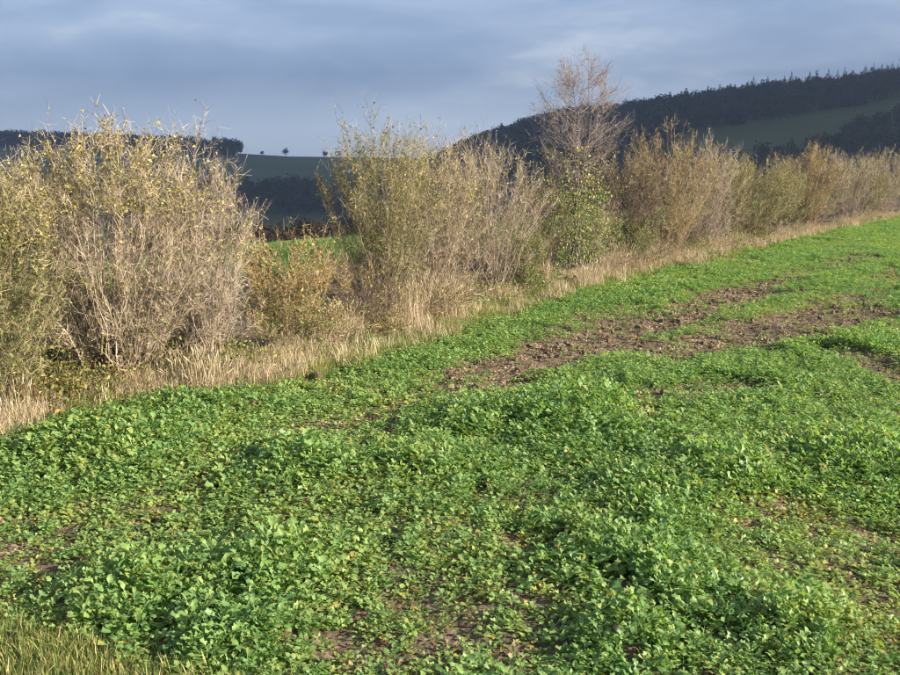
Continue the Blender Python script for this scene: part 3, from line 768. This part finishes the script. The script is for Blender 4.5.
# the tall leafless tree in the hedge
def tall_tree():
    rg = np.random.default_rng(33)
    x0, y0 = foot_at(575)
    y = y0 + 1.0; x = x0 * y / y0
    z0 = float(height(np.array([x]), np.array([y]))[0])
    H = up_at(50, y) - z0
    e = empty('leafless_tree', (x, y, z0), 'tall slender leafless tree with a fine reddish grey crown above the hedge', 'tree')
    m = 7
    a = np.arange(m) * 0.9 + rg.uniform(-0.3, 0.3, m); r = rg.uniform(0.2, 0.6, m); hh = H * rg.uniform(0.74, 1.0, m)
    r[0] = 0.06; hh[0] = H
    P0 = np.stack([rg.normal(size=m) * 0.14, rg.normal(size=m) * 0.14, np.full(m, -0.1)], 1)
    P2 = np.stack([np.cos(a) * r * 1.3, np.sin(a) * r * 1.3, hh], 1)
    P1 = np.stack([np.cos(a) * r * 0.2, np.sin(a) * r * 0.2, hh * 0.5], 1)
    S = bezier(P0, P1, P2, 9)
    S[:, 1:] += np.cumsum(rg.normal(size=(m, 8, 3)) * np.array([0.028, 0.028, 0.008]), 1)
    V, Fq, T = tubes(S, rg.uniform(0.010, 0.018, m)[:, None] * np.linspace(1, 0.1, 9)[None], 6, rg.random(m) * 0.6, rg)
    link('trunk', build_mesh('leafless_tree_trunk', V, Fq, M['b_red'], T, True), e)
    nbr = 230
    dv = unit(rg.normal(size=(nbr, 3)) + np.array([0, 0, 0.30])) * (rg.random((nbr, 1)) ** 0.30)
    zc, zr, wr = H * 0.685, H * 0.315, 1.0
    E = dv * np.array([wr, wr, zr]) + np.array([0, 0, zc])
    E[:, :2] *= np.interp(E[:, 2] / H, [0.36, 0.5, 0.62, 0.8, 1.0], [0.55, 0.85, 1.05, 1.0, 0.75])[:, None]
    Lp = along(S, np.tile(np.linspace(0.28, 0.95, 40), (m, 1)))[0].reshape(-1, 3)
    dd = E[:, None] - Lp[None]
    cost = np.linalg.norm(dd, axis=2) + 3.0 * np.clip(0.35 * np.linalg.norm(dd[..., :2], axis=2) + 0.12 - dd[..., 2], 0, None)
    P = Lp[np.argmin(cost + rg.random(cost.shape) * 0.12, 1)]
    n = nbr
    B = bezier(P, P + (E - P) * np.array([0.65, 0.65, 0.35]), E, 6)
    B[:, 1:] += rg.normal(size=(n, 5, 3)) * 0.016
    V, Fq, T = tubes(B, rg.uniform(0.0028, 0.0055, n)[:, None] * np.linspace(1, 0.3, 6)[None], 4, rg.random(n), rg)
    link('branches', build_mesh('leafless_tree_branches', V, Fq, M['b_red'], T, True), e)
    k = 11
    P2_, T2 = along(B, rg.uniform(0.2, 1, (n, k))); P2_ = P2_.reshape(-1, 3); T2 = T2.reshape(-1, 3); n2 = len(P2_)
    D2 = unit(T2 * 0.6 + rg.normal(size=(n2, 3)) * 0.45 + np.array([0, 0, 0.25])); L2 = rg.uniform(0.05, 0.22, n2)
    E2 = P2_ + D2 * L2[:, None]
    q = [tubes(np.stack([P2_, E2], 1), np.stack([np.full(n2, 0.0018), np.full(n2, 0.0009)], 1), 3, rg.random(n2), rg)]
    P3 = P2_ + D2 * (L2 * rg.uniform(0.3, 0.9, n2))[:, None]
    P3 = np.concatenate([P3, P2_ + D2 * (L2 * rg.uniform(0.2, 0.9, n2))[:, None]]); n3 = len(P3)
    D3 = unit(np.concatenate([D2, D2]) + rg.normal(size=(n3, 3)) * 0.6)
    E3 = P3 + D3 * rg.uniform(0.05, 0.14, n3)[:, None]
    q.append(tubes(np.stack([P3, E3], 1), np.stack([np.full(n3, 0.0013), np.full(n3, 0.0007)], 1), 3, rg.random(n3), rg))
    V, Fq, T = join(q)
    tag(link('twigs', build_mesh('leafless_tree_twigs', V, Fq, M['b_red'], T), e), kind='stuff')
    # leafy climber clothing the lower trunk
    for mk, nl, lo, hi, rad in (('l_fresh', 2300, 0.04, 0.38, 0.85), ('l_olive', 1500, 0.04, 0.45, 0.95), ('l_yellow', 1500, 0.15, 0.58, 0.80)):
        h_ = rg.uniform(lo, hi, nl) * H
        an = rg.uniform(0, 6.283, nl); rr = rad * np.sqrt(rg.random(nl)) * (0.35 + 1.0 * vnoise(h_ * 2, an * 1.3, 2.0))
        C = np.stack([np.cos(an) * rr - 0.10, np.sin(an) * rr, h_], 1)
        V, Fq, T = leaves(C, rg.normal(size=(nl, 3)) + np.array([0, 0, -0.3]), rg.uniform(0.025, 0.055, nl), rg.uniform(0.55, 0.8, nl), rg.random(nl), rg)
        tag(link('foliage', build_mesh('leafless_tree_foliage', V, Fq, M[mk], T), e), kind='stuff')
tall_tree()

# ------------------------------------------------------------------ grass
def tuft_mesh(name, seed, n, h, spread, mat, w=0.004, lean=0.5, seeds=False):
    rg = np.random.default_rng(seed)
    a = rg.uniform(0, 6.283, n); r = np.sqrt(rg.random(n)) * spread * 0.4
    P0 = np.stack([np.cos(a) * r, np.sin(a) * r, np.full(n, -0.02)], 1)
    L = h * rg.uniform(0.45, 1.1, n); b = rg.uniform(0, 6.283, n); k = rg.uniform(0.1, 1, n) ** 1.3 * lean
    out = np.stack([np.cos(b), np.sin(b), np.zeros(n)], 1)
    P2 = P0 + out * (L * k)[:, None] + np.array([0, 0, 1.0]) * (L * np.sqrt(np.clip(1 - k ** 2, 0.05, 1)))[:, None]
    P1 = P0 + out * (L * k * 0.25)[:, None] + np.array([0, 0, 0.62]) * L[:, None]
    C = bezier(P0, P1, P2, 4)
    sd = unit(np.cross(out + rg.normal(size=(n, 3)) * 0.5, np.array([0, 0, 1.0])))
    ww = (w * rg.uniform(0.6, 1.3, n))[:, None] * np.array([0.8, 1, 0.7, 0.12])[None]
    V = np.stack([C - sd[:, None] * ww[..., None] * 0.5, C + sd[:, None] * ww[..., None] * 0.5], 2).reshape(-1, 3)
    q = (np.arange(n) * 8)[:, None, None] + (np.arange(3) * 2)[None, :, None] + np.array([0, 1, 3, 2])[None, None]
    parts = [(V, q.reshape(-1, 4), np.repeat(rg.random(n), 8))]
    if seeds:
        m = n // 4
        Pt = C[:m, -1]; dd = unit(C[:m, -1] - C[:m, -2])
        parts.append(tubes(np.stack([Pt - dd * 0.05, Pt, Pt + dd * 0.05], 1), np.tile(np.array([0.0015, 0.006, 0.001]), (m, 1)), 4, rg.random(m), rg))
    V, Fq, T = join(parts)
    return build_mesh(name, V, Fq, mat, T)
def zrot(n, rg, tilt=0.12):
    return np.stack([rg.normal(size=n) * tilt, rg.normal(size=n) * tilt, rg.uniform(0, 6.283, n)], 1)
def sc3(s, rg, j=0.15):
    n = len(s)
    return np.stack([s * rg.uniform(1 - j, 1 + j, n), s * rg.uniform(1 - j, 1 + j, n), s * rg.uniform(1 - j, 1 + j, n)], 1)
dry = [tuft_mesh('dry_tuft', 200 + k, 46, 0.60, 0.34, M['straw'], 0.0038, 0.85, True) for k in range(4)]
dry_low = [tuft_mesh('dry_low_tuft', 210 + k, 44, 0.26, 0.30, M['straw'], 0.0042, 0.9) for k in range(3)]
green_t = [tuft_mesh('green_tuft', 220 + k, 46, 0.16, 0.24, M['grass'], 0.004, 0.8) for k in range(3)]

rg = np.random.default_rng(21)
# tall dry grass along the foot of the hedge
n = 5200
s_ = rg.uniform(-180, 985, n); fx_, fy_ = foot_at(s_)
dy = rg.normal(size=n) * 0.17 + 0.18 + 0.10 * (s_ < 300)
# denser per metre: sample by px is denser near; keep by depth
y = fy_ + dy; x = fx_ * y / fy_
u = behind(x, y)
amt = fbm(x, y, 0.9, 31, 3)
leftish = 1 - sstep(250, 330, s_)
keep = (u > -0.15 + 0.45 * (1 - np.clip((amt - 0.35) * 3.3, 0, 1))) & (u < 1.2) & (rg.random(n) < np.clip((amt - 0.45) * 5, 0.03, 0.75) * (1 - 0.7 * leftish))
x, y, s_, amt = x[keep], y[keep], s_[keep], amt[keep]
n = len(x)
hs = (0.25 + 1.2 * amt) * rg.uniform(0.45, 1.15, n) * np.interp(s_, [0, 300, 380, 600, 750, 900], [0.42, 0.42, 0.95, 0.9, 0.65, 0.6])
scatter('dry_grass', dry, np.stack([x, y, height(x, y)], 1), zrot(n, rg), sc3(hs, rg), rg.integers(0, 4, n), 'tall straw coloured dry grass along the foot of the hedge', 'grass')
# low dry and green grass between crop and hedge, and the bank beyond
def verge_width(px):
    return np.interp(px, [0, 120, 240, 300, 360, 450, 560, 640, 700, 900], [0.10, 0.08, 0.2, 0.5, 0.9, 1.1, 1.1, 0.7, 0.35, 0.3])
n = 8000
s_ = rg.uniform(-180, 985, n); fx_, fy_ = foot_at(s_)
w_ = verge_width(s_)
dy = rg.uniform(-1.05, 0.45, n) * np.maximum(w_, 0.18) * 1.25
y = fy_ + dy; x = fx_ * y / fy_
mix_ = fbm(x, y, 1.3, 17, 3)
isg = rg.random(n) < np.clip(0.40 - dy * 0.9 + (mix_ - 0.5) * 2.0, 0.02, 0.9)
g = isg; d_ = ~isg
scatter('verge_grass', green_t, np.stack([x[g], y[g], height(x[g], y[g])], 1), zrot(g.sum(), rg), sc3(rg.uniform(0.5, 1.15, g.sum()), rg), rg.integers(0, 3, g.sum()), 'short yellow green grass between the crop and the hedge', 'grass')
scatter('dry_verge_grass', dry_low, np.stack([x[d_], y[d_], height(x[d_], y[d_])], 1), zrot(d_.sum(), rg), sc3(rg.uniform(0.5, 1.2, d_.sum()), rg), rg.integers(0, 3, d_.sum()), 'low bleached grass mixed into the verge under the hedge', 'grass')
# green strip behind the gap
n = 5000
x = rg.uniform(-9, 3, n); y = rg.uniform(13, 27, n); u = behind(x, y)
k = (u > 4.5) & (u < 8.5)
x, y = x[k], y[k]; n = len(x)
gs = [tuft_mesh('meadow_tuft', 230 + i, 34, 0.16, 0.32, mat_tint('meadow_blade', [(0, (0.05, 0.12, 0.025)), (1, (0.12, 0.21, 0.05))], 0.6, 0.3, inst=0.4), 0.006, 0.9) for i in range(1)]
scatter('meadow_grass', gs, np.stack([x, y, height(x, y)], 1), zrot(n, rg), sc3(rg.uniform(0.7, 1.2, n), rg), np.zeros(n, int), 'bright green grass strip behind the hedge seen through the gap', 'grass')
# grassy corner at the bottom left
n = 1500
px_ = rg.uniform(-160, 330, n); py_ = rg.uniform(612, 760, n)
edge = np.interp(px_, [-160, 0, 40, 80, 150, 250, 330], [606, 624, 634, 656, 680, 700, 720]) + rg.normal(size=n) * 6
k = py_ > edge
x, y = on_ground(px_[k], py_[k]); n = len(x)
corner = [tuft_mesh('corner_tuft', 240 + i, 42, 0.11, 0.24, M['grass'], 0.0036, 0.95) for i in range(3)]
scatter('corner_grass', corner, np.stack([x, y, height(x, y)], 1), zrot(n, rg), sc3(rg.uniform(0.6, 1.3, n), rg), rg.integers(0, 3, n), 'yellow green grass of the field edge in the bottom left corner', 'grass')

# leafy weeds and trailing stems at the hedge foot
def weed_mesh(name, seed, mk, n=60, h=0.42, w=0.34, ls=0.035):
    rg = np.random.default_rng(seed)
    a = rg.uniform(0, 6.283, n); r = np.sqrt(rg.random(n)) * w
    hh = h * rg.uniform(0.25, 1.0, n) * (1 - 0.5 * (r / w) ** 2)
    C = np.stack([np.cos(a) * r, np.sin(a) * r, hh], 1)
    L = leaves(C, rg.normal(size=(n, 3)) + np.array([0, 0, 0.1]), ls * rg.uniform(0.6, 1.5, n), rg.uniform(0.35, 0.75, n), rg.random(n), rg)
    m = n // 4
    P = np.stack([C[:m] * np.array([0.3, 0.3, 0]) - np.array([0, 0, 0.02]), C[:m] * np.array([0.7, 0.7, 0.65]), C[:m]], 1)
    S = limb_tris(P, np.tile(np.array([0.003, 0.0022, 0.0012]), (m, 1)), 3, rg.random(m), rg)
    V, Fq, T = join([L, S])
    return build_mesh(name, V, Fq, M[mk], T)
weeds = [weed_mesh('weed', 250 + k, mk, 70, hgt_, wid, ls) for k, (mk, hgt_, wid, ls) in enumerate([('l_olive', 0.45, 0.30, 0.035), ('l_green', 0.30, 0.30, 0.04), ('l_fresh', 0.26, 0.26, 0.035), ('l_olive', 0.6, 0.3, 0.03), ('l_rust', 0.4, 0.28, 0.035)])]
n = 1500
s_ = rg.uniform(-180, 985, n); fx_, fy_ = foot_at(s_)
y = fy_ + rg.normal(size=n) * 0.35 + 0.35; x = fx_ * y / fy_
am = fbm(x, y, 1.1, 77, 3)
k = (behind(x, y) > -0.15) & (rg.random(n) < np.clip((am - 0.40) * 5, 0.05, 1))
x, y, am = x[k], y[k], am[k]; n = len(x)
scatter('weeds', weeds, np.stack([x, y, height(x, y)], 1), zrot(n, rg), sc3(rg.uniform(0.5, 1.15, n), rg), rg.choice(5, n, p=[0.34, 0.22, 0.14, 0.2, 0.10]), 'olive and green leafy weeds mixed in under the hedge shrubs', 'weeds')

# single clumps that stand out
def clump(px, py, h, w, label, mat='straw', seed=0, lean=0.6, n=150):
    x, y = on_ground(px, py)
    z = float(height(np.array([x]), np.array([y]))[0])
    o = link('grass_clump', tuft_mesh('grass_clump', 400 + seed, n, h, w, M[mat], 0.0045, lean, True))
    o.location = (float(x), float(y), z)
    return tag(o, label, 'grass clump', 'pale grass clumps at the hedge foot')
clump(207, 398, 0.50, 0.55, 'broad pale straw clump below the big tan shrub, right of its mossy limbs', seed=1, n=260)
clump(180, 396, 0.40, 0.35, 'narrow pale straw clump just right of the mossy arching limbs', seed=2)
clump(18, 428, 0.38, 0.40, 'straw clump at the far left edge below the olive shrub', seed=3)
clump(402, 330, 0.58, 0.6, 'tall upright straw clump below the dark-based middle shrub', seed=4, lean=0.4, n=240)
clump(440, 320, 0.50, 0.5, 'pale straw clump right of the tallest one under the middle shrub', seed=5, n=200)
clump(590, 288, 0.55, 0.6, 'bright straw clump to the right of the tall tree foot', seed=6, n=220)
clump(697, 268, 0.36, 0.55, 'pale rounded tussock at the field edge below the greyish pink shrub', seed=7, lean=0.95, n=260)

# ------------------------------------------------------------------ the crop
def crop_leaf(rg, L, W, rise, bend, az, z0):
    """one lobed leaf on its stalk: stalk strip + blade of 5 rows x 3 columns"""
    d = np.array([math.cos(az), math.sin(az), 0.0]); sd = np.array([-math.sin(az), math.cos(az), 0.0]); up = np.array([0, 0, 1.0])
    pet = L * rg.uniform(0.55, 1.0)
    o = np.array([0, 0, z0])
    p1 = o + d * pet * math.cos(rise) + up * pet * math.sin(rise)
    V = [o - sd * 0.0015, o + sd * 0.0015, p1 - sd * 0.0015, p1 + sd * 0.0015]
    Fq = [(0, 1, 3, 2)]
    tw = rg.normal() * 0.35
    sd2 = sd * math.cos(tw) + up * math.sin(tw)
    widths = np.array([0.30, 0.85, 0.55, 1.0, 0.14]) * W * rg.uniform(0.75, 1.25, 5)
    fr = np.array([0, 0.28, 0.48, 0.74, 1.0])
    b0 = len(V)
    pos = p1.copy(); ang = rise
    prev = 0
    for k in range(5):
        st = (fr[k] - prev) * L; prev = fr[k]
        pos = pos + d * st * math.cos(ang) + up * st * math.sin(ang)
        ang -= bend * (0.25 if k else 0)
        nrm = -d * math.sin(ang) + up * math.cos(ang)
        cup = widths[k] * rg.uniform(0.05, 0.3)
        V += [pos - sd2 * widths[k] * 0.5 + nrm * (cup + rg.normal() * 0.05 * W), pos, pos + sd2 * widths[k] * 0.5 + nrm * (cup + rg.normal() * 0.05 * W)]
        if k:
            i = b0 + 3 * (k - 1)
            Fq += [(i, i + 1, i + 4, i + 3), (i + 1, i + 2, i + 5, i + 4)]
    return np.array(V), np.array(Fq)
def crop_plant(name, seed, nl, L, hgt, mat, flat=0.0, yel=0.0):
    rg = np.random.default_rng(seed)
    parts = []
    for k in range(nl):
        f = k / nl
        az = k * 2.4 + rg.normal() * 0.3
        rise = (0.22 + 0.55 * f) * (1 - flat) + rg.normal() * 0.12
        l = L * rg.uniform(0.6, 1.15) * (1.05 - 0.45 * f)
        V, Fq = crop_leaf(rg, l, l * rg.uniform(0.65, 0.95), rise, rg.uniform(0.4, 1.2), az, hgt * f * rg.uniform(0.8, 1.0))
        tn = np.clip(rg.normal(0.45 + 0.12 * f + yel, 0.13), 0, 0.9 + 0.1 * (yel > 0))
        if f < 0.3 and rg.random() < 0.10:
            tn = 1.0
        parts.append((V, Fq, np.full(len(V), tn)))
    V, Fq, T = join(parts)
    return build_mesh(name, V, Fq, mat, T)
crop_kinds = [crop_plant('crop_plant', 500 + k, 10 + k % 4, 0.046 + 0.006 * (k % 3), 0.07 + 0.018 * (k % 4), M['crop']) for k in range(8)]
crop_kinds += [crop_plant('thin_crop_plant', 540 + k, 7 + k % 3, 0.050, 0.055, M['crop'], 0.1, 0.20) for k in range(4)]
dead_kinds = [crop_plant('withered_plant', 520 + k, 7, 0.042, 0.025, M['dead'], 0.55) for k in range(4)]

def field_points(n, rg, x0=-7.5, x1=24, y0=0.7, y1=38):
    x = rg.uniform(x0, x1, n); y = rg.uniform(y0, y1, n)
    px, py = to_pix(x, y, 0)
    k = (px > -420) & (px < 1500) & (py < 1500)
    x, y, px, py = x[k], y[k], px[k], py[k]
    u = behind(x, y)
    vw = verge_width(px) * np.where(px < 300, 0.6, 1.0)
    k = u < -vw * 0.55 + (fbm(x, y, 2.1, 3, 2) - 0.5) * 0.35 + 0.27 * (1 - sstep(200, 330, px))
    cor = (py > np.interp(px, [-160, 0, 40, 80, 150, 250, 330], [604, 622, 634, 658, 684, 704, 724])) & (px < 330)
    k &= ~cor
    return x[k], y[k], px[k], py[k], u[k]
rg = np.random.default_rng(71)
x, y, px, py, u = field_points(700000, rg)
b = bareness(x, y); lu = lush(x, y)
den = np.clip(0.75 + 1.3 * (fbm(x, y, 1.1, 12, 4) - 0.42) + 0.5 * lu, 0.75, 1) * (1 - b) ** 1.1
inview = (px > -40) & (px < 940) & (py < 720)
near = np.clip(1.0 - 0.018 * (y - 4), 0.5, 1)
k = rg.random(len(x)) < den * near * np.where(inview, 0.95, np.where(py > 600, 0.7, 0.4))
x, y, b, lu, px = x[k], y[k], b[k], lu[k], px[k]
n = len(x)
hs = (0.44 + 0.8 * fbm(x, y, 0.95, 40, 4) + 0.38 * lu) * (1 - 0.45 * b) * rg.uniform(0.72, 1.2, n)
scatter('crop', crop_kinds, np.stack([x, y, height(x, y) - 0.005], 1), zrot(n, rg, 0.16), np.stack([hs * rg.uniform(0.9, 1.15, n), hs * rg.uniform(0.9, 1.15, n), hs * (0.85 + 0.6 * lu)], 1), np.where(rg.random(n) < np.clip((0.56 - fbm(x, y, 0.8, 61, 4)) * 4 - 0.5 * lu + 1.2 * b, 0.03, 0.85), 8 + rg.integers(0, 4, n), rg.integers(0, 8, n)),
        'leafy green catch crop covering the field', 'crop')
print('crop plants', n)
# withered plants and clods on the bare places
x, y, px, py, u = field_points(150000, rg)
b = bareness(x, y)
k = (rg.random(len(x)) < 0.04 + 0.55 * b) & (px > -60) & (px < 960) & (u < -0.1)
x, y = x[k], y[k]; n = len(x)
scatter('withered_plants', dead_kinds, np.stack([x, y, height(x, y) + 0.004], 1), zrot(n, rg, 0.3), sc3(rg.uniform(0.5, 1.25, n), rg, 0.25), rg.integers(0, 4, n), 'brown withered plant remains lying on the bare soil', 'plant remains')
def clod_mesh(name, seed, mat, flat=0.7):
    import bmesh
    rg = np.random.default_rng(seed)
    bm = bmesh.new()
    bmesh.ops.create_icosphere(bm, subdivisions=3, radius=1)
    P = np.array([v.co[:] for v in bm.verts])
    for k in range(11):                                   # broken faces
        d = unit(rg.normal(size=3)); h = rg.uniform(0.5, 0.85)
        t = P @ d
        P = P - np.clip(t - h, 0, None)[:, None] * d * 0.9
    P = P * (1 + 0.30 * (fbm(P[:, 0] + P[:, 2] * 0.7 + seed, P[:, 1] - P[:, 2] * 0.6, 2.2, 1, 3) - 0.5))[:, None] + rg.normal(size=P.shape) * 0.035
    P = P * np.array([1.0, 0.8, flat])
    for v, c in zip(bm.verts, P):
        v.co = Vector(c)
    me = bpy.data.meshes.new(name); bm.to_mesh(me); bm.free()
    me.materials.append(mat)
    return me
clods = [clod_mesh('clod', 600 + k, M['clod']) for k in range(5)]
x, y, px, py, u = field_points(200000, rg)
b = bareness(x, y)
k = (rg.random(len(x)) < 0.015 + 0.5 * b) & (px > -60) & (px < 1200) & (u < -0.1)
x, y = x[k], y[k]; n = len(x)
s = (0.006 + 0.045 * rg.random(n) ** 3.2) * np.where(y < 7, 0.5, 1.0)
scatter('soil_clods', clods, np.stack([x, y, height(x, y) + s * 0.25], 1), rg.uniform(0, 6.28, (n, 3)), sc3(s, rg, 0.3), rg.integers(0, 5, n), 'crumbly brown soil clods on the bare strips of the field', 'soil')

# stones and lumps that can be picked out
def lump(name, px, py, s, label, cat, mat, seed, flat):
    x, y = on_ground(px, py)
    z = float(height(np.array([x]), np.array([y]))[0])
    o = link(name, clod_mesh(name, seed, mat, flat))
    o.location = (float(x), float(y), z + s * flat * 0.45)
    o.scale = (s, s, s); o.rotation_euler = (0.1, 0.05, seed * 0.7)
    return tag(o, label, cat)
lump('stone', 629, 648, 0.085, 'flat pale brown stone among the crop near the bottom edge', 'stone', M['stone'], 701, 0.35)
lump('soil_lump', 256, 409, 0.065, 'dark earth lump at the crop edge below the greyish pink shrub', 'soil', M['clod'], 702, 0.8)
lump('soil_lump', 318, 380, 0.075, 'dark earth lump at the crop edge below the gap brush', 'soil', M['clod'], 703, 0.8)

# ------------------------------------------------------------------ air
def haze():
    x0, x1, y0, y1, z0, z1 = -6300, 6300, -6300, 6300, -60, 190
    V = np.array([(x0, y0, z0), (x1, y0, z0), (x1, y1, z0), (x0, y1, z0), (x0, y0, z1), (x1, y0, z1), (x1, y1, z1), (x0, y1, z1)], float)
    Fq = np.array([(0, 3, 2, 1), (4, 5, 6, 7), (0, 1, 5, 4), (1, 2, 6, 5), (2, 3, 7, 6), (3, 0, 4, 7)])
    m, t, out = mat_new('haze_air')
    pv = N(t, 'ShaderNodeVolumePrincipled')
    pv.inputs['Color'].default_value = (0.66, 0.80, 1.0, 1)
    pv.inputs['Density'].default_value = 0.00038
    pv.inputs['Anisotropy'].default_value = 0.2
    t.links.new(pv.outputs[0], out.inputs['Volume'])
    tag(link('haze', build_mesh('haze', V, Fq, m)), kind='stuff')
haze()
print('triangles', sum(len(o.data.loops) - 2 * len(o.data.polygons) for o in scene.objects if o.type == 'MESH'))
